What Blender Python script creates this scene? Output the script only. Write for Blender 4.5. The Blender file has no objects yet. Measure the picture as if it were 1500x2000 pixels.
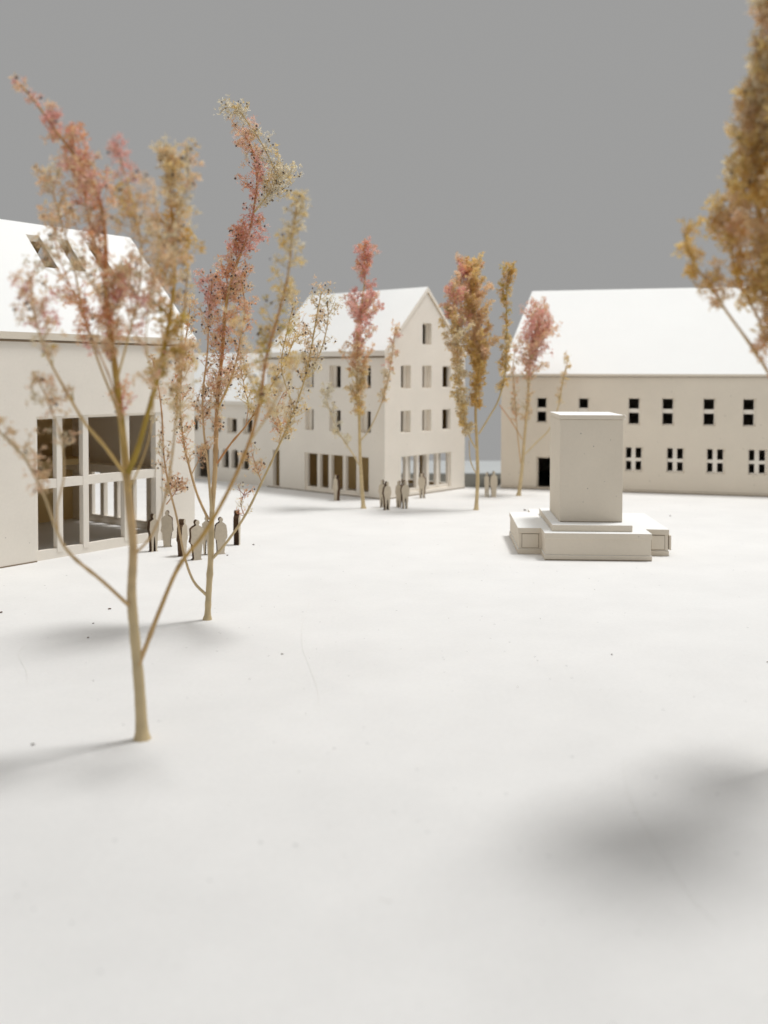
import bpy, bmesh, math, random
import numpy as np
from mathutils import Vector, Matrix
from mathutils.geometry import tessellate_polygon
R = math.radians
PI = math.pi
scn = bpy.context.scene
col = scn.collection

# ------------------------------------------------------------------ camera
CAM_H, FPX, CY, PITCH, ROLL = 8.0, 1904.0, 793.7, 0.03237, 0.00205
cam_d = bpy.data.cameras.new("camera")
cam = bpy.data.objects.new("camera", cam_d)
col.objects.link(cam)
cam.matrix_world = Matrix.Translation((0, 0, CAM_H)) @ Matrix.Rotation(PI / 2 - PITCH, 4, 'X') @ Matrix.Rotation(ROLL, 4, 'Z')
cam_d.sensor_fit = 'VERTICAL'
cam_d.sensor_height = 36.0
cam_d.lens = FPX / 2000 * 36.0
cam_d.shift_y = -(1000 - CY) / 2000
cam_d.clip_start, cam_d.clip_end = 0.1, 600
cam_d.dof.use_dof = True
cam_d.dof.focus_distance = 37.0
cam_d.dof.aperture_fstop = 0.17
scn.camera = cam
# ------------------------------------------------------------------ surroundings, light, exposure
world = bpy.data.worlds.new("World")
scn.world = world
world.use_nodes = True
world.node_tree.nodes["Background"].inputs[0].default_value = (0.340, 0.339, 0.336, 1)
world.node_tree.nodes["Background"].inputs[1].default_value = 1.0
ld = bpy.data.lights.new("window_light", 'AREA')
ld.shape = 'RECTANGLE'; ld.size = 44; ld.size_y = 38
ld.energy = 334000
ld.color = (1.0, 0.992, 0.98)
lamp = bpy.data.objects.new("window_light", ld)
col.objects.link(lamp)
Ldir = Vector((0.85 * math.cos(R(69)), 0.53 * math.cos(R(69)), math.sin(R(69)))).normalized()
lamp.location = Vector((1, 32, 0)) + Ldir * 222
lamp.rotation_euler = Ldir.to_track_quat('Z', 'Y').to_euler()
l2 = bpy.data.lights.new("falloff_fill_light", 'AREA')  # added lamp with no known source, for ground falloff and softer shadows
l2.shape = 'RECTANGLE'; l2.size = 30; l2.size_y = 22
l2.energy = 5200
l2.color = (1.0, 0.992, 0.98)
lamp2 = bpy.data.objects.new("falloff_fill_light", l2)
col.objects.link(lamp2)
lamp2.location = (6, 50, 44)
scn.view_settings.view_transform = 'Standard'
scn.view_settings.look = 'None'
scn.view_settings.exposure = 0.0
scn.view_settings.gamma = 1.0
scn.cycles.diffuse_bounces = 6
scn.cycles.max_bounces = 10

def ray(u, v):
    a, b = u - 750, v - CY
    X = (a * math.cos(ROLL) + b * math.sin(ROLL)) / FPX
    Y = (-a * math.sin(ROLL) + b * math.cos(ROLL)) / FPX
    return Vector((X, math.cos(PITCH) - Y * math.sin(PITCH), -math.sin(PITCH) - Y * math.cos(PITCH)))
def at(u, v, y):
    d = ray(u, v)
    return Vector((0, 0, CAM_H)) + d * (y / d.y)
def ground(u, v, z=0.0):
    d = ray(u, v)
    return Vector((0, 0, CAM_H)) + d * ((z - CAM_H) / d.z)

# ------------------------------------------------------------------ helpers
def tag(o, label=None, cat=None, group=None, kind=None):
    for k, s in (('label', label), ('category', cat), ('group', group), ('kind', kind)):
        if s: o[k] = s
    return o
def empty(name, loc, rz=0.0, label=None, cat=None, group=None):
    o = bpy.data.objects.new(name, None)
    col.objects.link(o)
    o.location = loc; o.rotation_euler = (0, 0, rz)
    o.empty_display_size = 0.3
    return tag(o, label, cat, group)
def obj(name, mesh, mat, parent=None, smooth=False):
    if isinstance(mesh, bmesh.types.BMesh):
        me = bpy.data.meshes.new(name); mesh.to_mesh(me); mesh.free(); mesh = me
    if mat is not None and not len(mesh.materials):
        for m in (mat if isinstance(mat, (list, tuple)) else [mat]): mesh.materials.append(m)
    if smooth:
        mesh.polygons.foreach_set('use_smooth', [True] * len(mesh.polygons))
    o = bpy.data.objects.new(name, mesh)
    col.objects.link(o)
    if parent: o.parent = parent
    return o
def plate(origin, e1, e2, e3, outer, holes=(), bm=None, edge_mat=0, back_mat=0):
    """flat board: outline with holes in the e1/e2 plane, thickness vector e3"""
    bm = bm or bmesh.new()
    o, e1, e2, e3 = Vector(origin), Vector(e1), Vector(e2), Vector(e3)
    loops = [list(outer)] + [list(h) for h in holes]
    tris = tessellate_polygon([[Vector((a, b, 0)) for a, b in lp] for lp in loops])
    pts = [p for lp in loops for p in lp]
    f = [bm.verts.new(o + e1 * a + e2 * b) for a, b in pts]
    k = [bm.verts.new(o + e1 * a + e2 * b + e3) for a, b in pts]
    for t in tris:
        try:
            bm.faces.new([f[i] for i in t]); bm.faces.new([k[i] for i in reversed(t)]).material_index = back_mat
        except ValueError: pass
    n = 0
    for lp in loops:
        m = len(lp)
        for i in range(m):
            a, b = n + i, n + (i + 1) % m
            fc = bm.faces.new([f[a], f[b], k[b], k[a]]); fc.material_index = edge_mat
        n += m
    bmesh.ops.recalc_face_normals(bm, faces=bm.faces)
    return bm
def rect(a0, b0, a1, b1): return [(a0, b0), (a1, b0), (a1, b1), (a0, b1)]
def box(x0, y0, z0, x1, y1, z1, bm=None, top=0):
    return plate((0, 0, z0), (1, 0, 0), (0, 1, 0), (0, 0, z1 - z0), rect(x0, y0, x1, y1), bm=bm, back_mat=top)
def bevelled(o, w=0.015):
    m = o.modifiers.new('bevel', 'BEVEL'); m.width = w; m.segments = 2; m.limit_method = 'ANGLE'
    return o

# ------------------------------------------------------------------ materials
def new_mat(name):
    m = bpy.data.materials.new(name); m.use_nodes = True
    nt = m.node_tree
    return m, nt, nt.nodes, nt.links, nt.nodes["Principled BSDF"]
def board_mat(name, base, specks=0.5, grain=0.02, bump=0.25, scale=1.0, stain=0.03):
    m, nt, N, Lk, P = new_mat(name)
    P.inputs['Roughness'].default_value = 0.9
    P.inputs['Specular IOR Level'].default_value = 0.15
    tc = N.new('ShaderNodeTexCoord')
    info = N.new('ShaderNodeNewGeometry')
    pos = info.outputs['Position']
    def noise(s, d=4, r=0.6):
        n = N.new('ShaderNodeTexNoise'); n.inputs['Scale'].default_value = s * scale
        n.inputs['Detail'].default_value = d; n.inputs['Roughness'].default_value = r
        Lk.new(pos, n.inputs['Vector']); return n.outputs['Fac']
    def mrange(src, a, b, c, d):
        r = N.new('ShaderNodeMapRange'); r.inputs[1].default_value = a; r.inputs[2].default_value = b
        r.inputs[3].default_value = c; r.inputs[4].default_value = d; Lk.new(src, r.inputs[0]); return r.outputs[0]
    def mul(a, b):
        r = N.new('ShaderNodeMath'); r.operation = 'MULTIPLY'; Lk.new(a, r.inputs[0])
        if isinstance(b, float): r.inputs[1].default_value = b
        else: Lk.new(b, r.inputs[1])
        return r.outputs[0]
    f1 = mrange(noise(0.35, 3), 0.3, 0.7, 1 - stain, 1 + stain)
    f2 = mrange(noise(9, 5, 0.7), 0.3, 0.7, 1 - grain, 1 + grain)
    fac = mul(f1, f2)
    if specks:
        vo = N.new('ShaderNodeTexVoronoi'); vo.inputs['Scale'].default_value = 3.0 * scale
        vo.inputs['Randomness'].default_value = 1.0
        Lk.new(pos, vo.inputs['Vector'])
        wn = N.new('ShaderNodeTexWhiteNoise'); Lk.new(vo.outputs['Position'], wn.inputs['Vector'])
        rad = mrange(wn.outputs['Value'], 0.45, 1.0, 0.0, 0.10)
        lt = N.new('ShaderNodeMath'); lt.operation = 'LESS_THAN'
        Lk.new(vo.outputs['Distance'], lt.inputs[0]); Lk.new(rad, lt.inputs[1])
        fac = mul(fac, mrange(lt.outputs[0], 0, 1, 1.0, 1 - specks))
    vm = N.new('ShaderNodeVectorMath'); vm.operation = 'SCALE'
    vm.inputs[0].default_value = base; Lk.new(fac, vm.inputs['Scale'])
    Lk.new(vm.outputs[0], P.inputs['Base Color'])
    bp = N.new('ShaderNodeBump'); bp.inputs['Strength'].default_value = bump; bp.inputs['Distance'].default_value = 0.02
    Lk.new(noise(14, 6, 0.7), bp.inputs['Height']); Lk.new(bp.outputs[0], P.inputs['Normal'])
    return m
M_board = board_mat("grey_board", (0.735, 0.665, 0.56))
M_light = board_mat("pale_board", (0.84, 0.79, 0.71), specks=0.3)
M_in = board_mat("warm_bounce_board", (0.64, 0.48, 0.24), specks=0.3)  # warm light bounced between the inner boards is put into this colour
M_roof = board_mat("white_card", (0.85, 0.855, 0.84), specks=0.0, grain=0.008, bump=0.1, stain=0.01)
M_ground = board_mat("ground_card", (0.755, 0.75, 0.735), specks=0.35, grain=0.026, bump=0.5, scale=0.9, stain=0.03)
M_line = board_mat("dark_line", (0.25, 0.19, 0.13), specks=0.0)  # dark brown for panel joints, eave lines and painted-in shadow at wall feet
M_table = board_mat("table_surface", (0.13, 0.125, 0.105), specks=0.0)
M_sill = board_mat("pale_sheet", (0.50, 0.52, 0.52), specks=0.0)
M_fig = board_mat("figure_board", (0.64, 0.56, 0.44), specks=0.5, grain=.08, stain=.12)
M_burnt = board_mat("laser_burnt_edge", (0.085, 0.05, 0.028), specks=0.0, grain=0.3, scale=1.5, stain=0.5)

def plant_mat(name, trans=0.35, rough=0.7):
    m, nt, N, Lk, P = new_mat(name)
    at_ = N.new('ShaderNodeAttribute'); at_.attribute_name = 'tint'
    P.inputs['Roughness'].default_value = rough
    P.inputs['Specular IOR Level'].default_value = 0.25
    Lk.new(at_.outputs['Color'], P.inputs['Base Color'])
    if trans:
        tr = N.new('ShaderNodeBsdfTranslucent'); Lk.new(at_.outputs['Color'], tr.inputs['Color'])
        mx = N.new('ShaderNodeMixShader'); mx.inputs[0].default_value = trans
        Lk.new(P.outputs[0], mx.inputs[1]); Lk.new(tr.outputs[0], mx.inputs[2])
        Lk.new(mx.outputs[0], N['Material Output'].inputs['Surface'])
    return m
M_stem = plant_mat("dried_stem", 0.0, 0.55)
M_petal = plant_mat("dried_blossom", 0.5, 0.8)
mb, _, _, _, Pb = new_mat("dark_bud")
Pb.inputs['Base Color'].default_value = (0.055, 0.022, 0.015, 1); Pb.inputs['Roughness'].default_value = 0.5
M_bud = mb

# ------------------------------------------------------------------ the setting
rear = [(-70, 130), (-14, 130), (-9.2, 82.0), (5.95, 69.25), (8.0, 69.25), (12, 84), (70, 84)]
g = plate((0, 0, -0.35), (1, 0, 0), (0, 1, 0), (0, 0, 0.35), [(-70, -12), (70, -12)] + rear[::-1])
tag(obj('ground', g, M_ground), kind='structure')
tag(obj('table_top', box(-120, -30, -1.2, 120, 84.5, -0.62), M_table), kind='structure')
tag(obj('window_sill', box(-120, 84.6, -1.3, 120, 97, -0.55), M_sill), kind='structure')

# ------------------------------------------------------------------ houses
def arch(x0, z0, x1, z1, n=8):
    r = (x1 - x0) / 2; c = (x0 + x1) / 2
    return [(x0, z0), (x1, z0)] + [(c + r * math.cos(PI * i / n), z1 - r + r * math.sin(PI * i / n)) for i in range(n + 1)]

def window_parts(root, origin, e1, out, openings, wall_t, fw=0.13, panes=None, label=None):
    """recessed card frames behind the wall openings; panes(x0,z0,x1,z1)->holes"""
    e1 = Vector(e1); out = Vector(out)
    for (x0, z0, x1, z1) in openings:
        holes = panes(x0, z0, x1, z1) if panes else [rect(x0 + fw, z0 + fw, x1 - fw, z1 - fw)]
        o = Vector(origin) - out * wall_t
        w = obj('window', plate(o, e1, (0, 0, 1), -out * 0.14, rect(x0 - .12, z0 - .12, x1 + .12, z1 + .12), holes), M_light, root)
        if label: w['label'] = label

# ---- the middle house
mid = empty('gabled_house', (0.052, 62.124, 0), 0.8618,
            'three-storey pale card house with pointed gable wall facing right, behind the cluster of figures', 'house')
W_, LN, EH, RH, T = 8.70, 11.05, 9.28, 13.52, 0.38
rows = ((4.22, 5.66), (7.12, 8.62))
gx = ((1.62, 2.63), (3.86, 4.83), (6.08, 7.0))
g_open = [(a, z0, b, z1) for z0, z1 in rows for a, b in gx] + [(3.86, 10.03, 4.83, 11.45)]
g_shop = (1.67, 0.26, 7.08, 2.67)
gable = [(0, 0), (W_, 0), (W_, EH), (W_ / 2, RH), (0, EH)]
bm = plate((0, 0, 0), (1, 0, 0), (0, 0, 1), (0, T, 0), gable, [rect(*r) for r in g_open] + [rect(*g_shop)], back_mat=1)
bevelled(obj('gable_wall', bm, [M_light, M_in], mid))
lx = ((1.2, 2.14), (3.86, 4.92), (6.38, 7.22), (9.9, 10.55))
l_open = [(a, z0, b, z1) for z0, z1 in rows for a, b in lx]
l_shop = (1.37, 0.12, 7.26, 2.66)
l_door = (9.76, 0.12, 10.46, 2.68)
bm = plate((0, 0, 0), (0, 1, 0), (0, 0, 1), (T, 0, 0), [(T, 0), (LN, 0), (LN, EH - .01), (T, EH - .01)],
           [rect(*r) for r in l_open] + [rect(*l_shop), rect(*l_door)], back_mat=1)
bevelled(obj('front_wall', bm, [M_light, M_in], mid))
bm = plate((W_, 0, 0), (0, 1, 0), (0, 0, 1), (-T, 0, 0), [(T, 0), (LN, 0), (LN, EH - .01), (T, EH - .01)],
           [rect(a, .3, a + 1.15, 2.5) for a in (1.0, 2.4, 3.8, 5.2)], back_mat=1)
obj('rear_wall', bm, [M_light, M_in], mid)
bm = plate((T, LN, 0), (1, 0, 0), (0, 0, 1), (0, -T, 0), [(0, 0), (W_ - 2 * T, 0), (W_ - 2 * T, EH), (W_ / 2 - T, RH - .15), (0, EH)])
obj('party_wall', bm, M_in, mid)
for z in (3.2, 6.2, 9.1):
    obj('floor_slab', box(T + .01, T + .01, z, W_ - T - .01, LN - T - .01, z + .2), M_in, mid)
obj('inner_wall', box(3.2, 2.9, 0, 3.45, LN - T - .02, 3.19), M_in, mid)
obj('inner_wall', box(T + .02, 5.4, 3.41, W_ - T - .02, 5.6, 6.19), M_board, mid)
slit = lambda x0, z0, x1, z1: [rect(x0 + .42, z0 + .05, x1 - (.28 if z0 < 9 else .1), z1 - .05)]
slit2 = lambda x0, z0, x1, z1: [rect(x0 + .3, z0 + .05, x1 - .3, z1 - .05)]
def shop(root, origin, e1, out, x0, z0, x1, z1, mull, w=0.26, depth=0.18, d=0.2, transom=None, sill=0.22, head=0.05, mat=M_light):
    """glazing frame of an opening: sill, head and every mullion a bar of its own"""
    e1, out = Vector(e1), Vector(out)
    o = Vector(origin) - out * depth
    fr = obj('window_frame', plate(o, e1, (0, 0, 1), -out * d, rect(x0 + .002, z0 + .002, x1 - .002, z1 - .002),
                                   [rect(x0 + .12, z0 + sill, x1 - .12, z1 - head)]), mat, root)
    for c in mull:
        bevelled(obj('mullion', plate(o + out * .03, e1, (0, 0, 1), -out * (d + .06), rect(c - w / 2, z0 + sill * .6, c + w / 2, z1 - .01)), mat, fr), .012)
    if transom:
        obj('transom', plate(o + out * .015, e1, (0, 0, 1), -out * (d + .02), rect(x0 + .02, transom[0], x1 - .02, transom[1])), mat, fr)
    return fr
wide = lambda x0, z0, x1, z1: [rect(x0 + .12, z0 + .05, x1 - .06, z1 - .05)]
dark_w = [g_open[2], g_open[5]]
window_parts(mid, (0, 0, 0), (1, 0, 0), (0, -1, 0), [g for g in g_open if g not in dark_w], T, panes=slit)
window_parts(mid, (0, 0, 0), (1, 0, 0), (0, -1, 0), dark_w, .12, panes=wide, label='wide dark window opening')
window_parts(mid, (0, 0, 0), (0, 1, 0), (-1, 0, 0), l_open, T, panes=slit2)
shop(mid, (0, 0, 0), (1, 0, 0), (0, -1, 0), *g_shop, mull=(2.43, 3.56, 4.67, 5.76))
shop(mid, (0, 0, 0), (0, 1, 0), (-1, 0, 0), *l_shop, mull=(2.45, 3.66, 4.98, 6.05))
def roof_plate(root, x_e, z_e, x_r, z_r, y0, y1, th, mat=M_roof, holes=(), name='roof_panel', label=None):
    """one roof slope: outline in (y, slope fraction), thickness vertical"""
    e2 = Vector((x_r - x_e, 0, z_r - z_e))
    hs = [[(y, s) for y, s in h] for h in holes]
    o = obj(name, plate((x_e, 0, z_e), (0, 1, 0), e2, (0, 0, th), rect(y0, 0, y1, 1), hs, back_mat=1, edge_mat=2), [M_in, M_roof, M_light], root)
    if label: o['label'] = label
    return o
k = (RH - EH) / (W_ / 2)
roof_plate(mid, -0.10, EH - .10 * k + .03, W_ / 2, RH + .03, -0.06, LN + .02, 0.34)
roof_plate(mid, W_ + 0.10, EH - .10 * k + .03, W_ / 2 + .001, RH + .03, -0.06, LN + .02, 0.34)
obj('eave_strip', box(-0.07, 0.02, EH - .19, -0.004, LN, EH - .10), M_line, mid)

obj('base_shadow_line', box(0, -.004, .004, W_, -.001, .07), M_line, mid)  # dark strip painted in for the shadow gap under the wall
obj('base_shadow_line', box(-.004, 0, .004, -.001, LN, .07), M_line, mid)

# ---- the low row house joined to its far end
row = empty('row_house', (0.052, 62.124, 0), 0.8618, 'low pale terraced house with arched openings, joined to the gabled house', 'house')
Y0, Y1 = 11.08, 25.0
wx = ((12.75, 13.85), (14.5, 15.6), (16.3, 17.4), (19, 20.1), (21.5, 22.6))
ax = ((13.15, 14.05), (14.3, 15.15), (15.4, 16.2), (16.6, 17.3))
bm = plate((0.18, 0, 0), (0, 1, 0), (0, 0, 1), (.35, 0, 0), rect(Y0, 0, Y1, 5.75),
           [rect(a, 3.65, b, 4.8) for a, b in wx] + [arch(a, 1.05, b, 2.5) for a, b in ax] + [rect(17.7, .15, 19.2, 2.5)])
obj('front_wall', bm, M_light, row)
bm = plate((7.6, 0, 0), (0, 1, 0), (0, 0, 1), (-.35, 0, 0), rect(Y0, 0, Y1, 5.75), [rect(a, 3.65, b, 4.8) for a, b in wx] + [rect(a, .6, a + .9, 2.5) for a in (13.5, 15.2, 17.0)])
obj('rear_wall', bm, M_light, row)
bm = plate((0.54, Y1, 0), (1, 0, 0), (0, 0, 1), (0, -.35, 0), [(0, 0), (6.7, 0), (6.7, 5.75), (3.35, 9.2), (0, 5.75)])
obj('end_wall', bm, M_light, row)
obj('floor_slab', box(.54, Y0 + .02, 3.0, 7.24, Y1 - .36, 3.2), M_board, row)
for (a, b) in wx:
    obj('window', plate((.53, 0, 0), (0, 1, 0), (0, 0, 1), (.12, 0, 0), rect(a - .1, 3.56, b + .1, 4.9), [rect(a + .12, 3.75, b - .12, 4.7)]), M_light, row)
roof_plate(row, 0.05, 5.76, 3.9, 9.45, Y0 - .0, Y1 + .1, .28)
roof_plate(row, 7.75, 5.76, 3.901, 9.45, Y0 - .0, Y1 + .1, .28)

# ---- the long house on the right
lng = empty('long_house', (8.275, 68.784, 0), -0.2667,
            'long beige card house with hipped white roof and rows of black windows, behind the monument', 'house')
LR, DR, HE, HR = 34.0, 12.0, 7.90, 14.20
up_w = [(2.48, 4.66, 3.22, 6.47), (5.35, 4.66, 6.09, 6.47)] + [(a, 4.61, a + .8, 6.5) for a in (8.70, 10.92, 13.57, 16.07, 18.6, 21.2, 23.8, 26.5, 29.3)]
lo_w = [(a, 1.42, a + 1.17, 3.13) for a in (8.53, 11.25, 13.82, 16.45, 19.1, 21.8, 24.5, 27.2, 29.9)]
r_door = (2.5, .16, 3.6, 2.3)
bm = plate((0, 0, 0), (1, 0, 0), (0, 0, 1), (0, .22, 0), rect(0, 0, LR, HE), [rect(*r) for r in up_w + lo_w] + [rect(*r_door)])
bevelled(obj('front_wall', bm, M_board, lng))
obj('rear_wall', plate((0, DR, 0), (1, 0, 0), (0, 0, 1), (0, -.3, 0), rect(0, 0, LR, HE)), M_board, lng)
obj('end_wall', plate((0.02, 0.23, 0), (0, 1, 0), (0, 0, 1), (.3, 0, 0), rect(0, 0, DR - .55, HE - .01)), M_board, lng)
obj('end_wall', plate((LR - .02, 0.23, 0), (0, 1, 0), (0, 0, 1), (-.3, 0, 0), rect(0, 0, DR - .55, HE - .01)), M_board, lng)
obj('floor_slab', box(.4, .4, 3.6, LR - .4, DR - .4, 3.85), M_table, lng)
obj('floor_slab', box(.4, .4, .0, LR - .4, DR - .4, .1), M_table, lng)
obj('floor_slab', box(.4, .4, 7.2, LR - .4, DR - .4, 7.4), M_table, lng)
def two(x0, z0, x1, z1):
    m = z0 + (z1 - z0) * .515
    return [rect(x0 + .05, z0 + .09, x1 - .1, m - .14), rect(x0 + .05, m + .14, x1 - .1, z1 - .09)]
def four(x0, z0, x1, z1):
    mx, mz = (x0 + x1) / 2 - .03, (z0 + z1) / 2 - .02
    return [rect(a, b, c, d) for a, c in ((x0 + .06, mx - .15), (mx + .13, x1 - .11)) for b, d in ((z0 + .11, mz - .12), (mz + .1, z1 - .07))]
window_parts(lng, (0, 0, 0), (1, 0, 0), (0, -1, 0), up_w, .22, panes=two)
window_parts(lng, (0, 0, 0), (1, 0, 0), (0, -1, 0), lo_w, .22, panes=four)
obj('door_frame', plate((0, .23, 0), (1, 0, 0), (0, 0, 1), (0, .12, 0), rect(2.35, .0, 3.75, 2.45), [rect(2.6, .17, 3.5, 2.2)]), M_board, lng)
# hipped roof: two long slopes and two ends
def roof_face(root, pts, name='roof_panel', th=.17, mat=(M_board, M_roof)):
    bm = bmesh.new()
    a = [bm.verts.new(p) for p in pts]; b = [bm.verts.new((p[0], p[1], p[2] + th)) for p in pts]
    bm.faces.new(a[::-1]); bm.faces.new(b).material_index = 1
    n = len(pts)
    for i in range(n): bm.faces.new([a[i], a[(i + 1) % n], b[(i + 1) % n], b[i]])
    bmesh.ops.recalc_face_normals(bm, faces=bm.faces)
    return obj(name, bm, mat, root)
ov = .12
A, B, C, D_ = (-ov, -ov, HE + .02), (LR + ov, -ov, HE + .02), (LR + ov, DR + ov, HE + .02), (-ov, DR + ov, HE + .02)
E1, E2 = (1.43, DR / 2, HR), (LR - 1.43, DR / 2, HR)
roof_face(lng, [A, B, E2, E1]); roof_face(lng, [C, D_, E1, E2]); roof_face(lng, [D_, A, E1]); roof_face(lng, [B, C, E2])
obj('eave_strip', box(-.05, -.05, HE - .03, LR, -.002, HE + .012), M_line, lng)
obj('base_shadow_line', box(.01, -.006, .004, LR, -.002, .07), M_line, lng)  # shaded gap at the wall foot, drawn as a dark strip
obj('base_shadow_line', box(.01, -.006, .17, LR, -.002, .19), M_line, lng)

# ---- the glazed house on the left
lft = empty('glazed_house', (-9.43, 48.468, 0), 0.9315,
            'large pale house with tall glazed hall front and three roof slits, at the left edge', 'house')
LL, DL, HE, HR, T = -24.0, 9.82, 9.55, 14.85, .45
opn = (-8.92, .0, -2.05, 6.17)
bm = plate((0, 0, 0), (1, 0, 0), (0, 0, 1), (0, T, 0), [(LL, 0), (opn[0], 0), (opn[0], opn[3]), (opn[2], opn[3]), (opn[2], 0), (0, 0), (0, HE), (LL, HE)], back_mat=1)
bevelled(obj('front_wall', bm, [M_light, M_in], lft), .02)
bm = plate((0, DL, 0), (1, 0, 0), (0, 0, 1), (0, -.35, 0), rect(LL, 0, 0, HE), [rect(-22, .3, -13, 2.8)])
obj('rear_wall', bm, [M_in], lft)
end = [(T, 0), (DL - .355, 0), (DL - .355, HE), (DL / 2, HR - .2), (T, HE)]
e_open = (3.2, .28, 7.95, 2.75)
bm = plate((0, 0, 0), (0, 1, 0), (0, 0, 1), (-.35, 0, 0), end, [rect(*e_open)])
obj('gable_wall', bm, [M_light], lft)
obj('gable_wall', plate((LL, 0, 0), (0, 1, 0), (0, 0, 1), (.35, 0, 0), end), M_light, lft)
shop(lft, (0, 0, 0), (0, 1, 0), (1, 0, 0), *e_open, mull=(4.5, 5.78, 6.92), w=.3, depth=.1, d=.2, sill=.12)
fr = shop(lft, (0, 0, 0), (1, 0, 0), (0, -1, 0), *opn, mull=(-7.72, -6.37, -4.1), w=.3, depth=.12, d=.24, transom=(3.07, 3.47), sill=.42, head=.1)
# stepped right jamb
obj('jamb', box(-2.42, .05, .0, -2.052, .42, 6.16), M_light, fr)
obj('gallery', box(-1.3, T + .3, 2.86, -.36, DL - .4, 3.28), M_light, lft)
obj('gallery', box(-10.5, 6.6, 3.3, -1.35, DL - .4, 3.6), M_in, lft)
obj('inner_wall', box(-10.5, T + .1, 0, -10.2, DL - .4, 9.3), M_in, lft)
obj('foot_shadow_line', box(LL, -.02, 0, opn[0] - .02, -.002, .05), M_line, lft)  # dark strip standing in for the shaded gap at the wall foot
k = (HR - HE) / (DL / 2)
# slits through both slopes; outline in (x, slope fraction)
sl = [(-6.5, -5.8), (-4.88, -4.27), (-3.2, -2.6)]
S0, S1 = 4.28 / 7.37, 6.5 / 7.37
def roof_y(root, y_e, z_e, y_r, z_r, x0, x1, th, holes):
    e2 = Vector((0, y_r - y_e, z_r - z_e))
    return obj('roof_panel', plate((0, y_e, z_e), (1, 0, 0), e2, (0, 0, th), rect(x0, 0, x1, 1), holes, back_mat=1, edge_mat=2), [M_in, M_roof, M_board], root)
hs = [[(a, S0), (b, S0), (b, S1), (a, S1)] for a, b in sl]
roof_y(lft, -.12, HE - .12 * k + .03, DL / 2, HR + .03, LL - .05, .06, .3, hs)
roof_y(lft, DL + .12, HE - .12 * k + .03, DL / 2 + .001, HR + .03, LL - .05, .06, .3, [[(a, S0), (b, S0), (b, S1), (a, S1)] for a, b in sl])
obj('eave_strip', box(LL, -.09, HE - .2, -.0, -.003, HE - .12), M_line, lft)

# ------------------------------------------------------------------ monument
mon = empty('monument', (7.823, 43.23, 0), -0.0522, 'large beige block on a stepped cross-shaped base, in front of the long beige house', 'monument')
def cross(g_=0.0):
    g = g_
    return [(-.80 - g, -1.33 - g), (3.80 + g, -1.33 - g), (3.80 + g, 0.0 - g), (4.82 + g, -.05 - g), (4.82 + g, 5.1 + g), (3.8 + g, 5.1 + g), (3.8 + g, 6.3 + g),
            (-.8 - g, 6.3 + g), (-.8 - g, 5.1 + g), (-1.83 - g, 5.1 + g), (-1.83 - g, .05 - g), (-.80 - g, .05 - g)]
lay = lambda z0, z1, gap, nm: bevelled(obj(nm, plate((0, 0, z0), (1, 0, 0), (0, 1, 0), (0, 0, z1 - z0), cross(gap), back_mat=1), [M_board, M_roof], mon), .02)  # top faces coloured white: brightness of the lit tops put into the colour
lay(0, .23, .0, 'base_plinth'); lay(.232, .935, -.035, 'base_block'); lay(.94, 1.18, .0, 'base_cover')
obj('base_shadow_line', box(-.78, -1.334, .003, 3.78, -1.331, .04), M_line, mon)  # thin dark strip painted in for the shade under the base
# inset panels on the wing fronts
for x0, x1, y in ((-1.64, -.92, .05), (4.05, 4.62, -.05)):
    obj('panel', box(x0, y + .012, .30, x1, y + .037, .90), M_board, mon)
    obj('joint', box(x0 - .02, y + .026, .28, x1 + .02, y + .036, .92), M_line, mon)
bevelled(obj('side_panel', box(4.83, -.02, .26, 4.92, .9, .91), M_board, mon), .01)
bevelled(obj('slab', box(-.42, -.86, 1.185, 3.05, 4.5, 1.47, top=1), [M_board, M_roof], mon), .02)  # white top imitates light falling on the board from above
bevelled(obj('block', box(0, 0, 1.475, 2.77, 3.72, 6.03), M_board, mon), .02)
bevelled(obj('block_cover', box(-.02, -.03, 6.04, 2.81, 3.75, 6.24, top=1), [M_board, M_roof], mon), .025)  # top light painted in as a white upper face
obj('joint', box(.03, -.0, 1.468, 2.74, .5, 1.50), M_line, mon).location = (0, -.012, 0)
rg = random.Random(5)
bm = bmesh.new()
for i in range(9):
    x, z = 2.80 + rg.uniform(-.03, .05), 6.13 + rg.uniform(-.1, .14)
    bmesh.ops.create_icosphere(bm, subdivisions=1, radius=rg.uniform(.02, .045), matrix=Matrix.Translation((x, -.02 + rg.uniform(-.03, .03), z)))
obj('torn_corner', bm, M_light, mon)

# ------------------------------------------------------------------ cut-out people
def outline(kind, rnd):
    """standing silhouette, height 1, as right half and left half"""
    j = lambda a: a * rnd.uniform(.93, 1.07)
    head = [(math.sin(t) * .052, .935 + math.cos(t) * .065) for t in (0, .5, 1.0, 1.5, 2.0, 2.5)]
    if kind == 'legs':
        rgt = head + [(.03, .86), (.075, .84), (j(.125), .80), (j(.14), .70), (j(.145), .58), (j(.12), .49), (.105, .46), (j(.10), .3), (.085, .12), (.08, .03), (.115, 0), (.035, 0), (.03, .15), (.02, .32), (.0, .42)]
    elif kind == 'coat':
        rgt = head + [(.045, .86), (.09, .835), (j(.14), .78), (j(.15), .6), (j(.155), .45), (j(.12), .38), (j(.10), .2), (.085, .04), (.12, .0), (.0, .0)]
    else:
        rgt = head + [(.03, .86), (.08, .84), (j(.115), .80), (j(.12), .65), (j(.13), .52), (.10, .46), (.095, .25), (.08, .05), (.10, 0), (.02, 0), (.015, .2), (0, .35)]
    lft_ = [(-a * rnd.uniform(.92, 1.08) if a > .03 else -a, b) for a, b in rgt[1:-1]][::-1]
    return rgt + lft_
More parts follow.
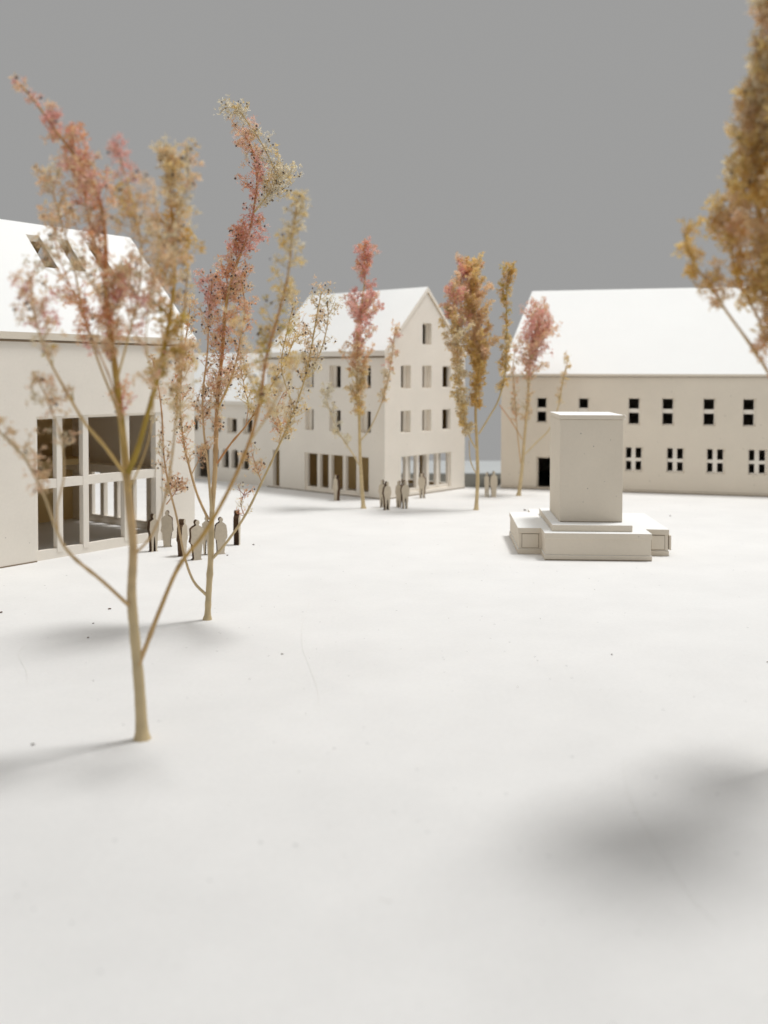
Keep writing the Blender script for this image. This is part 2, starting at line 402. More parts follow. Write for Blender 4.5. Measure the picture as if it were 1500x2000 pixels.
FIG = [  # u, foot v, head v, turn, kind, width, label
 (302, 1077.5, 1003, 28, 'legs', 1.1, 'dark-edged figure nearest the glazed opening, legs apart, left end of the near group'),
 (326, 1068.5, 997, -8, 'coat', 1.2, 'broad light figure standing behind, second from left in the near group'),
 (361, 1086, 1013, 62, 'coat', 1.25, 'narrow figure turned sideways with dark left edge, third in the near group'),
 (386, 1094, 1015, 20, 'coat', 1.25, 'foremost broad figure of the near group, left of the slim tree stem'),
 (403, 1084, 1007, -10, 'legs', 1.0, 'figure half hidden behind the slim tree stem in the near group'),
 (432, 1082.5, 1010, 12, 'coat', 1.25, 'wide-coated figure just right of the slim tree stem'),
 (468, 1064, 996, 76, 'coat', 1.0, 'lone dark figure seen edge-on, standing right of the near group'),
 (655, 978, 927, -48, 'coat', 1.05, 'single pale figure in front of the shop windows left of the house corner'),
 (745.5, 991.5, 937, -18, 'legs', 1.0, 'left and rearmost figure of the pair at the house corner'),
 (757, 996.5, 940.5, 24, 'legs', 1.15, 'front dark-edged figure of the pair at the house corner'),
 (778, 991.5, 939, -14, 'slim', 1.1, 'left figure of the pair right of the house corner, before white ground gap'),
 (792, 993.8, 938, 16, 'legs', 1.15, 'right figure of the pair right of the house corner, legs together'),
 (823.5, 973, 924, -16, 'legs', 1.3, 'lone figure close to the gable shop opening with legs apart'),
 (950.5, 971, 922, -6, 'slim', 1.0, 'left figure of the two in the gap between the houses'),
 (964.5, 971, 920, 8, 'coat', 1.1, 'right figure of the two in the gap, beside the long house corner'),
]
rf = random.Random(3)
for (u, vf, vh, turn, kind, wd, lab) in FIG:
    p = ground(u, vf)
    h = (vf - vh) * p.y / FPX * 1.0
    rz = math.atan2(-p.x, p.y) + R(turn)
    t = empty('person', (p.x, p.y, 0), rz, 'card ' + lab, 'figure', 'card figures standing on the square')
    pts = [(a * wd * .85 * h, b * h) for a, b in outline(kind, rf)]
    bmf = plate((0, 0, 0), (1, 0, 0), (0, 0, 1), (0, .25, 0), pts, edge_mat=1)
    obj('body', bmf, [M_fig, M_burnt], t)

# ------------------------------------------------------------------ dried-flower trees
COL = dict(pink=(.92, .61, .53), rose=(.88, .50, .44), rust=(.82, .45, .24), tan=(.87, .67, .43), gold=(.86, .66, .30),
           straw=(.84, .74, .53), olive=(.62, .48, .11), cream=(.88, .81, .66), peach=(.93, .67, .46), ochre=(.76, .52, .16), wine=(.42, .14, .12))
def smooth_path(P, step):
    """Catmull-Rom through P (Vectors), resampled"""
    Q = [P[0] * 2 - P[1]] + list(P) + [P[-1] * 2 - P[-2]]
    out = []
    for i in range(1, len(Q) - 2):
        a, b, c, d = Q[i - 1:i + 3]
        n = max(2, int((c - b).length / step))
        for q in range(n):
            t = q / n
            out.append(0.5 * ((2 * b) + (c - a) * t + (2 * a - 5 * b + 4 * c - d) * t * t + (3 * b - a - 3 * c + d) * t ** 3))
    out.append(Q[-2].copy())
    return out
class Tubes:
    def __init__(s): s.v = []; s.f = []; s.c = []
    def add(s, pts, radii, cols, n=6, cap=True):
        base = len(s.v)
        prev = None
        for i, p in enumerate(pts):
            d = (pts[min(i + 1, len(pts) - 1)] - pts[max(i - 1, 0)])
            if d.length < 1e-6: d = Vector((0, 0, 1))
            d.normalize()
            if prev is None: prev = d.orthogonal().normalized()
            a = (prev - d * prev.dot(d))
            a = a.normalized() if a.length > 1e-4 else d.orthogonal().normalized()
            prev = a; b = d.cross(a)
            for j in range(n):
                t = 2 * PI * j / n
                s.v.append(p + (a * math.cos(t) + b * math.sin(t)) * radii[i]); s.c.append(cols[i])
        for i in range(len(pts) - 1):
            for j in range(n):
                k0, k1 = base + i * n + j, base + i * n + (j + 1) % n
                s.f.append((k0, k1, k1 + n, k0 + n))
        if cap: s.f.append(tuple(base + (len(pts) - 1) * n + j for j in range(n)))
    def build(s, name, mat, parent):
        me = bpy.data.meshes.new(name)
        me.from_pydata([tuple(v) for v in s.v], [], s.f)
        at_ = me.attributes.new('tint', 'FLOAT_COLOR', 'POINT')
        at_.data.foreach_set('color', np.array([(c[0], c[1], c[2], 1) for c in s.c], np.float32).ravel())
        o = obj(name, me, mat, parent, smooth=True)
        return o
def blossoms(pts, cols, sizes, rng, name, parent, blades=6):
    """many spiky dried blossoms in one mesh; each blossom is a whorl of narrow folded blades"""
    n = len(pts)
    if not n: return
    P = np.repeat(np.array([tuple(p) for p in pts], np.float32), blades, 0)
    C = np.repeat(np.array(cols, np.float32), blades, 0)
    S = np.repeat(np.array(sizes, np.float32), blades, 0) * rng.uniform(.55, 1.25, (n * blades)).astype(np.float32)
    d = rng.normal(size=(n * blades, 3)).astype(np.float32); d[:, 2] += .45
    d /= np.linalg.norm(d, axis=1, keepdims=True)
    r = rng.normal(size=(n * blades, 3)).astype(np.float32)
    w = np.cross(d, r); w /= np.linalg.norm(w, axis=1, keepdims=True) + 1e-6
    u = np.cross(w, d)
    wid = (S * rng.uniform(.09, .21, n * blades).astype(np.float32))[:, None]
    S = S[:, None]
    v0 = P; v1 = P + d * S * .55 + w * wid; v2 = P + d * S + u * S * .15; v3 = P + d * S * .5 - w * wid
    V = np.stack([v0, v1, v2, v3], 1).reshape(-1, 3)
    m = n * blades
    me = bpy.data.meshes.new(name)
    me.vertices.add(4 * m); me.vertices.foreach_set('co', V.ravel())
    me.loops.add(4 * m); me.loops.foreach_set('vertex_index', np.arange(4 * m, dtype=np.int32))
    me.polygons.add(m); me.polygons.foreach_set('loop_start', np.arange(0, 4 * m, 4, dtype=np.int32))
    try: me.polygons.foreach_set('loop_total', np.full(m, 4, dtype=np.int32))
    except Exception: pass
    me.update(calc_edges=True)
    C = C * rng.uniform(.82, 1.18, (m, 1)).astype(np.float32)
    CC = np.repeat(np.concatenate([C, np.ones((m, 1), np.float32)], 1), 4, 0)
    a = me.attributes.new('tint', 'FLOAT_COLOR', 'POINT'); a.data.foreach_set('color', np.clip(CC, 0, .95).ravel())
    o = obj(name, me, M_petal, parent); o['kind'] = 'stuff'
    return o
def octas(pts, radii, name, parent):
    n = len(pts)
    if not n: return
    o6 = np.array([(1, 0, 0), (0, 1, 0), (-1, 0, 0), (0, -1, 0), (0, 0, 1.2), (0, 0, -1.2)], np.float32)
    V = (np.array([tuple(p) for p in pts], np.float32)[:, None] + o6[None] * np.array(radii, np.float32)[:, None, None]).reshape(-1, 3)
    F = []
    for i in range(n):
        b = 6 * i
        for j in range(4): F += [(b + j, b + (j + 1) % 4, b + 4), (b + (j + 1) % 4, b + j, b + 5)]
    me = bpy.data.meshes.new(name); me.from_pydata([tuple(v) for v in V.tolist()], [], F)
    o = obj(name, me, M_bud, parent, smooth=True); o['kind'] = 'stuff'

def pick(stops, t, rnd):
    """stops: list of (t, {colour: weight}) -> a colour name drawn from the mix at t"""
    s = stops[0][1]
    for a, m in stops:
        if t + rnd.uniform(-.06, .06) >= a: s = m
    names = s.split()
    return rnd.choice(names)

def tree(depth, seed, trunk, branches, label, name='tree', bud=.25, size=.085, stem=('straw', 'tan'), stem_r=1.0, twig_r=.012, dens=1.0):
    """trunk/branches: dict(p=[(u,v)..], w=(base px, tip px), dz=depth lean, t0, sp=[(t,width m)], n=twigs per metre, c=stops)"""
    rnd = random.Random(seed); rng = np.random.default_rng(seed)
    base = ground(*trunk['p'][0]); depth = base.y
    root = empty(name, (base.x, base.y, 0), 0, label, 'tree', 'dried-flower trees')
    FL, FC, FS, BP, BR = [], [], [], [], []
    tw = Tubes()
    off = Vector((base.x, base.y, 0))
    mpp = depth / FPX
    def build_branch(b, nm):
        n = len(b['p']); y0 = depth + b.get('y0', 0)
        P = [at(u, v, y0 + b.get('dz', 0) * i / (n - 1) + (b.get('dz2', 0) * (i / (n - 1)) ** 2)) - off for i, (u, v) in enumerate(b['p'])]
        if nm == 'trunk': P[0].z = -.02
        path = smooth_path(P, .16)
        m = len(path)
        w0, w1 = b['w']
        rad = [max(.011, .5 * mpp * stem_r * (w0 + (w1 - w0) * (i / (m - 1)) ** .8)) * rnd.uniform(.95, 1.06) for i in range(m)]
        if nm == 'trunk':
            rad[0] *= 1.5; rad[1] *= 1.12
        nodes = [i for i in range(4, m) if rnd.random() < .06]
        for i in nodes: rad[i] *= 1.25
        ss = b.get('s', stem); SC = np.array([COL[q] for q in ss]) * np.array([.92, .83, .68])
        cols = []
        for i in range(m):
            t = i / (m - 1)
            f = rnd.uniform(.9, 1.08)
            x_ = np.linspace(0, 1, len(ss)); cols.append(tuple(float(np.interp(t, x_, SC[:, q])) * f * .78 * (1 - .12 * (i in nodes)) for q in range(3)))
        tb = Tubes(); tb.add(path, rad, cols, n=8 if w0 > 6 else 6)
        o = tb.build(nm, M_stem, root)
        # foliage
        sp = b.get('sp')
        if not sp: return
        t0 = b.get('t0', .3); step = .16
        total = b.get('n', 9) * dens
        ls = 4 if depth < 40 else 7
        lump = [rnd.choice([.15, .5, .9, 1.2, 1.5]) * rnd.uniform(.85, 1.15) for _ in range(m // ls + 3)]
        for i in range(1, m):
            t = i / (m - 1)
            if t < t0: continue
            tt = (t - t0) / (1 - t0)
            wid = np.interp(tt, [a for a, _ in sp], [q for _, q in sp])
            seg = (path[i] - path[i - 1]).length
            d = (path[min(i + 1, m - 1)] - path[i - 1]).normalized()
            fr_ = (i % ls) / ls; lf = lump[i // ls] * (1 - fr_) + lump[i // ls + 1] * fr_; wid *= .45 + .6 * lf
            if 'dn' in b: lf *= np.interp(tt, [a for a, _ in b['dn']], [q for _, q in b['dn']])
            k = total * seg * (.15 + .85 * lf); k = int(k) + (rnd.random() < k - int(k))
            for _ in range(k):
                ph = rnd.uniform(0, 2 * PI)
                a = d.orthogonal().normalized(); a = Matrix.Rotation(ph, 3, d) @ a
                ln = wid * rnd.uniform(.45, 1.1)
                dirn = (a * rnd.uniform(.7, 1.1) + d * rnd.uniform(.35, .9)).normalized()
                q0 = path[i - 1].lerp(path[i], rnd.random())
                cn = pick(b['c'], tt, rnd)
                pts = [q0]; cur = dirn.copy(); ns = max(2, int(ln / .14))
                for s_ in range(ns):
                    cur = (cur + Vector((0, 0, .16 * min(1, .45 / ln))) + Vector([rnd.gauss(0, .14) for _ in range(3)])).normalized()
                    pts.append(pts[-1] + cur * ln / ns)
                sc = tuple(x * .8 for x in COL[rnd.choice([b.get('s', stem)[-1], cn])])
                tw.add(pts, [twig_r * (1.25 - .6 * j / ns) for j in range(ns + 1)], [sc] * (ns + 1), n=3, cap=False)
                # side sprigs ending in blossoms
                for j in range(1, ns + 1):
                    bare = rnd.random() < .35
                    if bare and j < ns: continue
                    for _s in range(b.get('sub', 2) + 1):
                        v = Vector([rnd.gauss(0, 1) for _ in range(3)]).normalized()
                        v = (v + cur * .6 + Vector((0, 0, .25))).normalized()
                        l2 = rnd.uniform(.08, .22) * b.get('sc', 1.0)
                        e = pts[j] + v * l2
                        if rnd.random() < .5: tw.add([pts[j], e], [twig_r * .8, twig_r * .6], [sc, sc], n=3, cap=False)
                        for _f in range(b.get('fl', 2)):
                            cc = COL[cn if rnd.random() < .75 else pick(b['c'], tt, rnd)]
                            FL.append(e + Vector([rnd.gauss(0, .05) for _ in range(3)])); FC.append(cc)
                            FS.append(size * rnd.uniform(.6, 1.35) * b.get('fs', 1.0))
                        if rnd.random() < bud:
                            BP.append(e + Vector([rnd.gauss(0, .04) for _ in range(3)])); BR.append(rnd.uniform(.02, .042))
    build_branch(trunk, 'trunk')
    for b in branches: build_branch(b, 'branch')
    o = tw.build('twigs', M_stem, root); o['kind'] = 'stuff'
    blossoms(FL, FC, FS, rng, 'crown', root)
    octas(BP, BR, 'buds', root)
    return len(FL)

nf = []
# T1: nearest, left
nf.append(tree(21.2, 11,
    dict(p=[(278, 1443), (272, 1340), (263, 1240), (257, 1160), (260, 1070), (252, 980), (243, 880), (228, 745), (208, 580), (205, 460), (190, 380), (150, 310), (105, 250), (70, 200), (40, 165)],
         w=(25, 5), dz=.6, t0=.50, sp=[(0, .25), (.15, .9), (.5, .95), (.8, .35), (1, .10)], n=17, dn=[(0, .45), (.35, .5), (.5, 1)], sub=2, fl=3, fs=1.1, s=('straw', 'straw', 'tan', 'olive', 'rust', 'rust', 'tan'),
         c=[(0, 'rust tan peach rose'), (.25, 'tan peach rose straw rust'), (.45, 'peach tan pink straw'), (.6, 'pink peach tan rust'), (.75, 'pink rose pink peach')]),
    [dict(p=[(252, 1183), (200, 1135), (140, 1085), (113, 1042), (85, 965), (45, 890), (5, 850), (-40, 800)], w=(8, 4), dz=-1.0, t0=.62, sp=[(0, .2), (.4, .6), (1, .2)], n=10, fs=1.0, c=[(0, 'tan peach straw')], s=('tan', 'straw')),
     dict(p=[(113, 1042), (112, 990), (125, 930), (120, 860), (100, 800), (75, 740)], w=(5, 3), dz=-.8, t0=.5, sp=[(0, .15), (.5, .4), (1, .15)], n=8, c=[(0, 'tan straw peach')], s=('tan', 'straw')),
     dict(p=[(243, 925), (205, 872), (165, 825), (130, 765), (95, 700), (68, 620), (60, 540)], w=(8, 3), dz=-1.2, t0=.42, sp=[(0, .2), (.4, .65), (1, .25)], n=13, sub=2, fl=2, c=[(0, 'tan olive straw'), (.4, 'peach tan rose')], s=('gold', 'tan')),
     dict(p=[(243, 870), (228, 800), (190, 700), (160, 600), (140, 500), (115, 420), (95, 330)], w=(6, 3), dz=1.0, t0=.35, sp=[(0, .3), (.4, .7), (1, .35)], n=14, dn=[(0,.35),(.55,.4),(.8,1)], sub=2, fl=2, c=[(0, 'rust tan'), (.4, 'tan peach straw')], s=('gold', 'tan')),
     dict(p=[(250, 925), (268, 880), (288, 810), (312, 720), (335, 600), (342, 500), (335, 410), (325, 300)], w=(13, 4), dz=.6, t0=.30, sp=[(0, .3), (.3, .7), (.7, .5), (1, .15)], n=17, sub=2, fl=3, fs=1.1, c=[(0, 'olive tan gold'), (.4, 'tan gold ochre'), (.7, 'gold straw tan')], s=('olive', 'ochre')),
     dict(p=[(336, 560), (340, 470), (352, 400), (368, 350), (362, 285)], w=(4, 3), dz=.3, t0=.15, sp=[(0, .3), (1, .1)], n=9, fl=2, c=[(0, 'straw tan peach')], s=('tan', 'straw')),
     dict(p=[(228, 745), (255, 640), (275, 540), (270, 440), (240, 330), (225, 280)], w=(5, 3), dz=-.9, t0=.25, sp=[(0, .4), (.5, .6), (1, .15)], n=14, fl=2, c=[(0, 'tan peach'), (.5, 'peach tan gold'), (.8, 'pink rose')], s=('gold', 'tan')),
     dict(p=[(208, 580), (190, 500), (170, 420), (160, 330), (150, 260)], w=(4, 3), dz=1.0, t0=.1, sp=[(0, .5), (.6, .4), (1, .1)], n=14, fl=2, c=[(0, 'tan peach'), (.5, 'pink rust')], s=('gold', 'rust')),
     dict(p=[(236, 820), (215, 740), (180, 660), (150, 590), (115, 500), (100, 420)], w=(4, 2), dz=1.4, t0=.3, sp=[(0, .3), (.5, .8), (1, .4)], n=6, fl=2, c=[(0, 'tan rose peach'), (.5, 'straw tan peach')], s=('tan', 'rust')),
     dict(p=[(252, 960), (290, 860), (300, 760), (285, 660), (300, 560), (310, 460), (300, 370)], w=(4, 2), dz=-1.4, t0=.35, sp=[(0, .3), (.5, .8), (1, .3)], n=6, fl=2, c=[(0, 'tan rose peach'), (.5, 'tan straw peach')], s=('gold', 'tan')),
     dict(p=[(263, 1083), (296, 1046), (318, 990), (335, 900), (346, 790), (352, 700), (360, 600), (368, 520)], w=(6, 3), dz=.8, t0=.45, sp=[(0, .2), (.5, .4), (1, .2)], n=11, c=[(0, 'tan straw gold')], s=('tan', 'ochre')),
     dict(p=[(270, 1300), (284, 1265), (312, 1192), (350, 1105), (400, 1040), (450, 950), (488, 860), (508, 780), (520, 700), (545, 610), (562, 540), (572, 450), (582, 390)], w=(10, 4), dz=1.6, t0=.55, sp=[(0, .15), (.3, .45), (.7, .4), (1, .2)], n=12, sub=2, fl=2, c=[(0, 'gold tan olive'), (.5, 'straw gold')], s=('tan', 'ochre', 'rust', 'gold')),
     dict(p=[(508, 780), (480, 720), (470, 650), (455, 590)], w=(4, 2), dz=.3, t0=.2, sp=[(0, .2), (1, .2)], n=8, c=[(0, 'gold tan straw')], s=('gold', 'tan')),
     dict(p=[(490, 860), (530, 800), (560, 740), (600, 690)], w=(4, 2), dz=-.3, t0=.3, sp=[(0, .2), (1, .2)], n=8, c=[(0, 'gold tan straw')], s=('gold', 'tan'))],
    'nearest tree with thick pale stem and blurred pink-topped crown before the glazed house', bud=.10, size=.10, stem_r=1.0, twig_r=.013, dens=.68))
# T2: sharp one right behind
nf.append(tree(31.6, 22,
    dict(p=[(405, 1210), (408, 1150), (412, 1080), (414, 1000), (420, 920), (422, 850), (425, 780), (434, 690), (440, 610), (450, 556), (468, 500), (486, 456), (496, 406), (502, 350), (495, 300), (478, 262)],
         w=(13, 3), dz=.4, t0=.40, sp=[(0, .35), (.15, .8), (.45, .95), (.62, .6), (.8, .75), (1, .6)], n=26, sub=2, fl=3, s=('straw', 'straw', 'tan', 'rust', 'gold', 'rust', 'rust'),
         c=[(0, 'tan straw peach'), (.15, 'peach tan rust pink'), (.35, 'tan peach rust pink'), (.55, 'rust rose pink'), (.72, 'pink rose rust'), (.85, 'pink peach')]),
    [dict(p=[(496, 415), (520, 385), (540, 350), (532, 322), (510, 278), (488, 245), (463, 208)], w=(4, 2), dz=.3, t0=.0, sp=[(0, .7), (.5, .75), (.75, .30), (1, .35)], n=13, fl=2, c=[(0, 'gold straw cream')], s=('gold', 'cream')),
     dict(p=[(488, 245), (465, 215), (440, 210), (430, 222)], w=(3, 2), dz=0, t0=.2, sp=[(0, .2), (1, .15)], n=9, c=[(0, 'straw cream')], s=('gold', 'cream')),
     dict(p=[(520, 385), (545, 360), (562, 330), (568, 345)], w=(3, 2), dz=.5, t0=.0, sp=[(0, .5), (1, .4)], n=12, c=[(0, 'straw gold cream')], s=('gold', 'cream')),
     dict(p=[(404, 1163), (378, 1135), (360, 1085), (345, 1010), (330, 950), (320, 890), (317, 820), (310, 760), (298, 700)], w=(6, 2.5), dz=-1.2, t0=.45, sp=[(0, .15), (.4, .45), (1, .25)], n=10, c=[(0, 'tan straw peach')], s=('straw', 'rust')),
     dict(p=[(325, 985), (340, 965), (352, 945)], w=(2.5, 1.5), dz=-.2, t0=.5, sp=[(0, .25), (1, .3)], n=22, c=[(0, 'peach rust tan')], s=('rust', 'wine')),
     dict(p=[(407, 1015), (385, 965), (368, 905), (358, 860), (352, 790), (356, 710), (366, 640), (372, 590)], w=(6, 2.5), dz=.8, t0=.25, sp=[(0, .2), (.4, .5), (1, .3)], n=13, sub=2, fl=2, c=[(0, 'tan peach straw rust')], s=('tan', 'tan')),
     dict(p=[(375, 925), (392, 890), (398, 868)], w=(2.5, 1.5), dz=-.3, t0=.4, sp=[(0, .25), (1, .25)], n=16, c=[(0, 'peach tan')], s=('tan', 'rust')),
     dict(p=[(416, 1090), (442, 1060), (478, 1008), (512, 940), (545, 870), (575, 800), (595, 740), (608, 680), (618, 620), (628, 570)], w=(6, 2.5), dz=-1.0, t0=.48, sp=[(0, .2), (.3, .55), (.8, .6), (1, .35)], n=14, sub=2, fl=2, c=[(0, 'tan straw gold'), (.6, 'tan peach straw')], s=('straw', 'gold')),
     dict(p=[(512, 945), (498, 905), (492, 885)], w=(2, 1.5), dz=-.2, t0=.3, sp=[(0, .3), (1, .45)], n=20, c=[(0, 'peach straw tan')], s=('tan', 'rust')),
     dict(p=[(478, 1008), (470, 985), (478, 960)], w=(2, 1.5), dz=.2, t0=.1, sp=[(0, .3), (1, .35)], n=12, fl=1, c=[(0, 'rust straw')], s=('rust', 'wine')),
     dict(p=[(545, 870), (548, 835), (540, 800), (555, 765)], w=(2.5, 1.5), dz=.5, t0=.2, sp=[(0, .3), (1, .4)], n=14, c=[(0, 'rust tan straw')], s=('tan', 'rust')),
     dict(p=[(575, 800), (550, 720), (560, 650), (575, 590)], w=(3, 2), dz=.9, t0=.2, sp=[(0, .3), (.6, .6), (1, .4)], n=13, c=[(0, 'tan straw gold')], s=('straw', 'gold')),
     dict(p=[(595, 740), (625, 690), (640, 630), (640, 590)], w=(3, 2), dz=-.6, t0=.2, sp=[(0, .3), (.6, .5), (1, .3)], n=12, c=[(0, 'straw cream tan')], s=('straw', 'tan')),
     dict(p=[(424, 905), (452, 865), (480, 832), (505, 795), (535, 745), (560, 700), (578, 650)], w=(5, 2), dz=.9, t0=.35, sp=[(0, .2), (.5, .5), (1, .45)], n=12, c=[(0, 'tan gold straw')], s=('rust', 'gold')),
     dict(p=[(480, 832), (485, 790), (478, 760), (470, 720)], w=(2, 1.5), dz=.2, t0=.2, sp=[(0, .3), (1, .35)], n=13, c=[(0, 'gold straw tan')], s=('rust', 'gold')),
     dict(p=[(413, 1000), (406, 910), (398, 840), (396, 770), (405, 690), (408, 610), (415, 550)], w=(6, 2.5), dz=-.8, t0=.35, sp=[(0, .25), (.5, .65), (1, .35)], n=16, sub=2, fl=2, c=[(0, 'peach tan'), (.4, 'pink peach tan'), (.8, 'rust rose pink')], s=('straw', 'rust')),
     dict(p=[(425, 800), (455, 730), (470, 660), (478, 600), (470, 540)], w=(4, 2), dz=-1.0, t0=.2, sp=[(0, .3), (.5, .6), (1, .3)], n=15, sub=2, fl=2, c=[(0, 'tan peach'), (.5, 'peach pink tan rust')], s=('gold', 'rust'))],
    'tall slender rose-and-straw tree standing right beside the near figures, sharp in focus', bud=.22, size=.085, twig_r=.012, dens=.8))
# T3
nf.append(tree(58, 33,
    dict(p=[(710, 993), (706, 940), (703, 880), (701, 800), (697, 740), (700, 680), (706, 600), (713, 540), (712, 488)], w=(8, 2), dz=.5, t0=.36,
         sp=[(0, .3), (.22, .9), (.45, 2.1), (.6, 1.5), (.75, .9), (1, .6)], n=17, sub=2, fl=3, sc=1.3, fs=1.0, s=('straw', 'gold'),
         c=[(0, 'straw tan gold'), (.25, 'peach tan rust'), (.4, 'rose pink peach'), (.6, 'pink rose'), (.8, 'rose pink rust')]),
    [dict(p=[(704, 912), (688, 885), (662, 845), (645, 805), (632, 760)], w=(3.5, 2), dz=-.6, t0=.3, sp=[(0, .3), (.6, .7), (1, .7)], n=9, sub=2, fl=2, fs=1.1, c=[(0, 'cream straw')], s=('straw', 'cream')),
     dict(p=[(705, 860), (722, 838), (742, 795), (755, 755), (765, 700), (772, 638)], w=(3, 2), dz=.3, t0=.35, sp=[(0, .3), (.5, .45), (1, .3)], n=11, sub=2, fl=2, fs=1.2, c=[(0, 'straw tan'), (.4, 'peach pink tan')], s=('straw', 'tan'))],
    'small pink-crowned tree on thin yellow stem before the left side of the gabled house', bud=.05, size=.125, twig_r=.017, stem=('tan', 'gold'), dens=.82))
# T4
nf.append(tree(57.6, 44,
    dict(p=[(930, 996), (933, 930), (931, 860), (929, 800), (934, 740), (936, 690), (930, 640), (925, 580), (912, 528)], w=(8, 2.5), dz=.5, t0=.42,
         sp=[(0, .2), (.3, .6), (.55, 1.6), (.85, 1.6), (1, .8)], n=19, sub=3, fl=3, sc=1.3, fs=1.2, s=('straw', 'ochre'),
         c=[(0, 'gold ochre'), (.35, 'tan gold peach'), (.6, 'tan peach gold'), (.85, 'rose tan rust gold peach')]),
    [dict(p=[(932, 880), (918, 855), (908, 815), (900, 765), (894, 700), (890, 630), (886, 560)], w=(3.5, 2), dz=-.6, t0=.1, sp=[(0, .2), (.35, .65), (.7, .95), (1, .7)], n=13, sub=3, fl=3, sc=1.2, fs=1.1, c=[(0, 'gold straw'), (.4, 'straw tan gold'), (.75, 'tan peach rose')], s=('straw', 'gold')),
     dict(p=[(931, 927), (919, 900), (916, 860)], w=(2.5, 1.5), dz=.1, s=('straw', 'gold')),
     dict(p=[(935, 848), (955, 815), (974, 780), (986, 730), (990, 660), (989, 580), (993, 528)], w=(4, 2), dz=.5, t0=.3, sp=[(0, .3), (.4, .4), (.8, .45), (1, .3)], n=13, sub=2, fl=3, fs=1.1, c=[(0, 'gold ochre straw'), (.6, 'ochre gold tan olive')], s=('straw', 'olive'))],
    'amber tree with bushy crown in the gap right of the gabled house', bud=.08, size=.115, twig_r=.017, stem=('tan', 'gold'), dens=.82))
# T5
nf.append(tree(64.5, 57,
    dict(p=[(1013, 968), (1019, 920), (1024, 860), (1030, 790), (1035, 720), (1045, 655), (1055, 598)], w=(8, 2), dz=.4, t0=.38,
         sp=[(0, .5), (.3, 1.3), (.7, 2.0), (1, .8)], n=13, sub=3, fl=2, sc=1.3, c=[(0, 'straw tan'), (.35, 'peach pink tan'), (.6, 'pink rose peach')], s=('straw', 'tan')),
    [dict(p=[(1020, 858), (998, 822), (975, 790)], w=(2.5, 1.8), dz=-.2, s=('tan', 'rust')),
     dict(p=[(1017, 905), (1010, 840), (1006, 780), (1002, 720), (1008, 670)], w=(2.5, 1.5), dz=.2, t0=.35, sp=[(0, .2), (1, .5)], n=9, sub=2, fl=2, c=[(0, 'straw peach')], s=('tan', 'tan')),
     dict(p=[(1024, 888), (1050, 862), (1073, 838), (1090, 795), (1100, 740), (1111, 695)], w=(3, 2), dz=.3, t0=.55, sp=[(0, .3), (1, .6)], n=10, sub=2, fl=2, c=[(0, 'gold straw tan')], s=('straw', 'gold')),
     dict(p=[(1038, 700), (1060, 665), (1075, 625)], w=(2.5, 1.5), dz=-.4, t0=.1, sp=[(0, .6), (1, .5)], n=12, sub=2, fl=3, c=[(0, 'pink rose peach')], s=('tan', 'rose'))],
    'thin pale pink tree leaning before the black doorway of the long house', bud=.04, size=.115, twig_r=.017, stem=('tan', 'tan'), dens=.9))
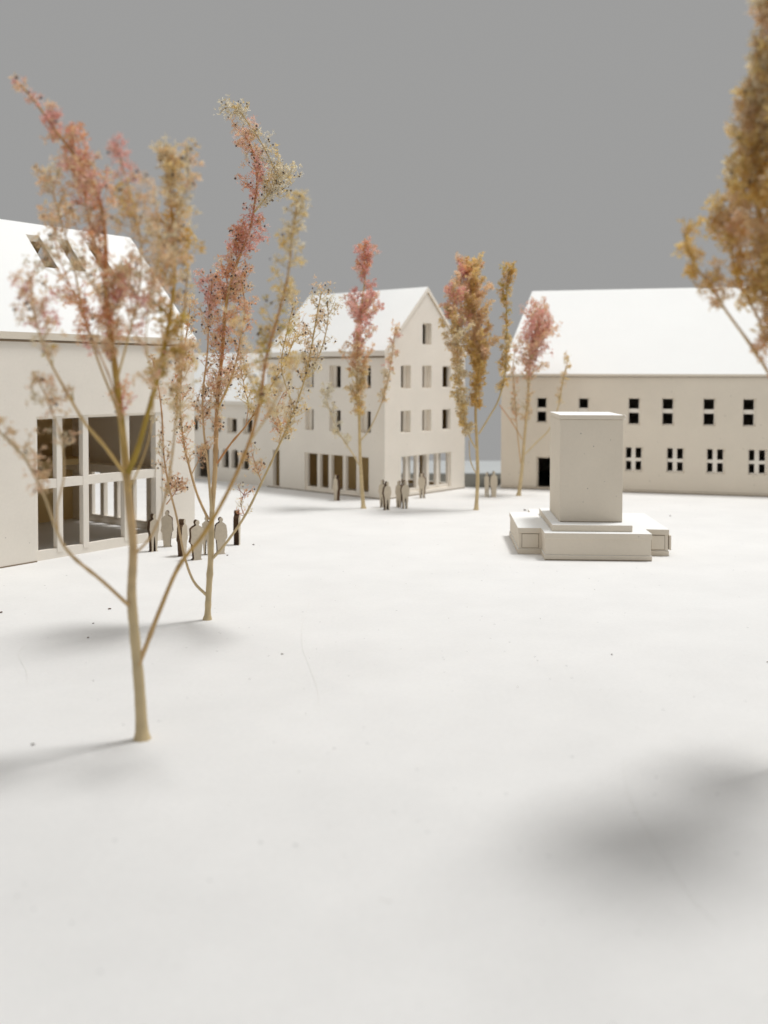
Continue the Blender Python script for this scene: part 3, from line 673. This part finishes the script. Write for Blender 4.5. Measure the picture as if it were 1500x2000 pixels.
# T6: right edge
nf.append(tree(20.2, 66,
    dict(p=[(1562, 1487), (1556, 1300), (1552, 1100), (1546, 900), (1535, 740), (1510, 600), (1488, 470), (1480, 340), (1492, 200), (1510, 80), (1520, -60), (1526, -160)], w=(24, 6), dz=-.8, t0=.46,
         dn=[(0, .3), (.25, .8), (.5, 1)], sp=[(0, .35), (.2, .6), (.45, .85), (.6, .5), (.75, .42), (1, .3)], n=22, sub=3, fl=3, fs=1.25, c=[(0, 'tan rust gold'), (.12, 'gold tan ochre gold'), (.5, 'gold straw tan'), (.75, 'tan peach straw')], s=('straw', 'ochre')),
    [dict(p=[(1552, 900), (1515, 760), (1470, 680), (1420, 610), (1385, 555), (1352, 510), (1335, 455)], w=(8, 4), dz=-.4, t0=.42, dn=[(0, .3), (.4, .5), (.65, 1.1)], sp=[(0, .2), (.4, .4), (.8, .35), (1, .3)], n=16, sub=2, fl=3, fs=1.1, c=[(0, 'tan peach rust'), (.5, 'gold ochre tan')], s=('tan', 'ochre')),
     dict(p=[(1530, 730), (1480, 620), (1440, 540), (1425, 460), (1430, 380), (1440, 330)], w=(6, 3), dz=.6, t0=.35, dn=[(0, .15), (.4, .9)], sp=[(0, .25), (.5, .5), (1, .25)], n=20, sub=3, fl=3, fs=1.2, c=[(0, 'tan gold peach'), (.3, 'tan peach gold ochre'), (.6, 'gold straw ochre')], s=('tan', 'ochre')),
     dict(p=[(1548, 950), (1590, 800), (1620, 650), (1630, 500), (1620, 350), (1610, 220)], w=(8, 3), dz=.8, t0=.5, sp=[(0, .5), (.5, 1.6), (1, .9)], n=28, sub=3, fl=3, fs=1.3, c=[(0, 'tan gold ochre')], s=('tan', 'ochre')),
     dict(p=[(1546, 900), (1570, 760), (1575, 620), (1575, 480), (1590, 350), (1600, 200)], w=(7, 3), dz=-1.6, t0=.35, sp=[(0, .15), (.5, 1.0), (1, .4)], n=26, sub=3, fl=3, fs=1.3, c=[(0, 'tan gold ochre')], s=('tan', 'ochre')),
     dict(p=[(1550, 1050), (1550, 900), (1580, 780), (1610, 650), (1640, 520)], w=(7, 3), dz=2.0, t0=.5, sp=[(0, .4), (.5, 1.5), (1, .8)], n=26, sub=3, fl=3, fs=1.3, c=[(0, 'tan gold ochre')], s=('tan', 'ochre'))],
    'ochre tree with dense blurred crown cut off by the right edge', bud=.05, size=.105, twig_r=.016, dens=.72))
print('blossoms', nf)

# ------------------------------------------------------------------ crumbs and hairs lying on the ground
rnd = random.Random(9)
bm = bmesh.new()
spots = [(495, 1064.5, .09), (444, 1085, .07), (2, 1197, .09), (214, 1190, .08), (172, 1246, .06), (182, 1218, .05), (551, 1278, .05), (1195, 1279, .05), (1309, 1008, .08), (1025, 997, .13), (64, 1455, .06), (1500, 1294, .05)]
for _ in range(30): spots.append((rnd.uniform(0, 1500), 975 + 900 * rnd.random() ** 1.7, rnd.uniform(.012, .028)))
for u, v, r in spots:
    p = ground(u, v)
    bmesh.ops.create_icosphere(bm, subdivisions=1, radius=r * .6, matrix=Matrix.Translation((p.x, p.y, r * .25)) @ Matrix.Rotation(rnd.uniform(0, 3), 4, 'Z') @ Matrix.Diagonal((1.4, .8, .5, 1)))
tag(obj('crumbs', bm, M_burnt), kind='stuff')
def hair(pts, lab):
    P = smooth_path([ground(u, v) + Vector((0, 0, .012)) for u, v in pts], .1)
    tb = Tubes(); tb.add(P, [.0024] * len(P), [(.78, .76, .72)] * len(P), n=4)
    o = tb.build('hair', M_stem, None)
    tag(o, lab, 'hair', 'fine hairs on the ground')
hair([(608, 1170), (592, 1215), (590, 1262), (603, 1300), (620, 1350), (622, 1390)], 'long fine curved hair lying on the white ground left of centre')
hair([(1220, 1485), (1222, 1530), (1240, 1580), (1275, 1640), (1340, 1740), (1400, 1810)], 'pale hair lying across the soft shadow at lower right')
hair([(48, 1262), (36, 1280), (50, 1310), (54, 1335)], 'short faint hair lying on the ground left of the nearest tree')
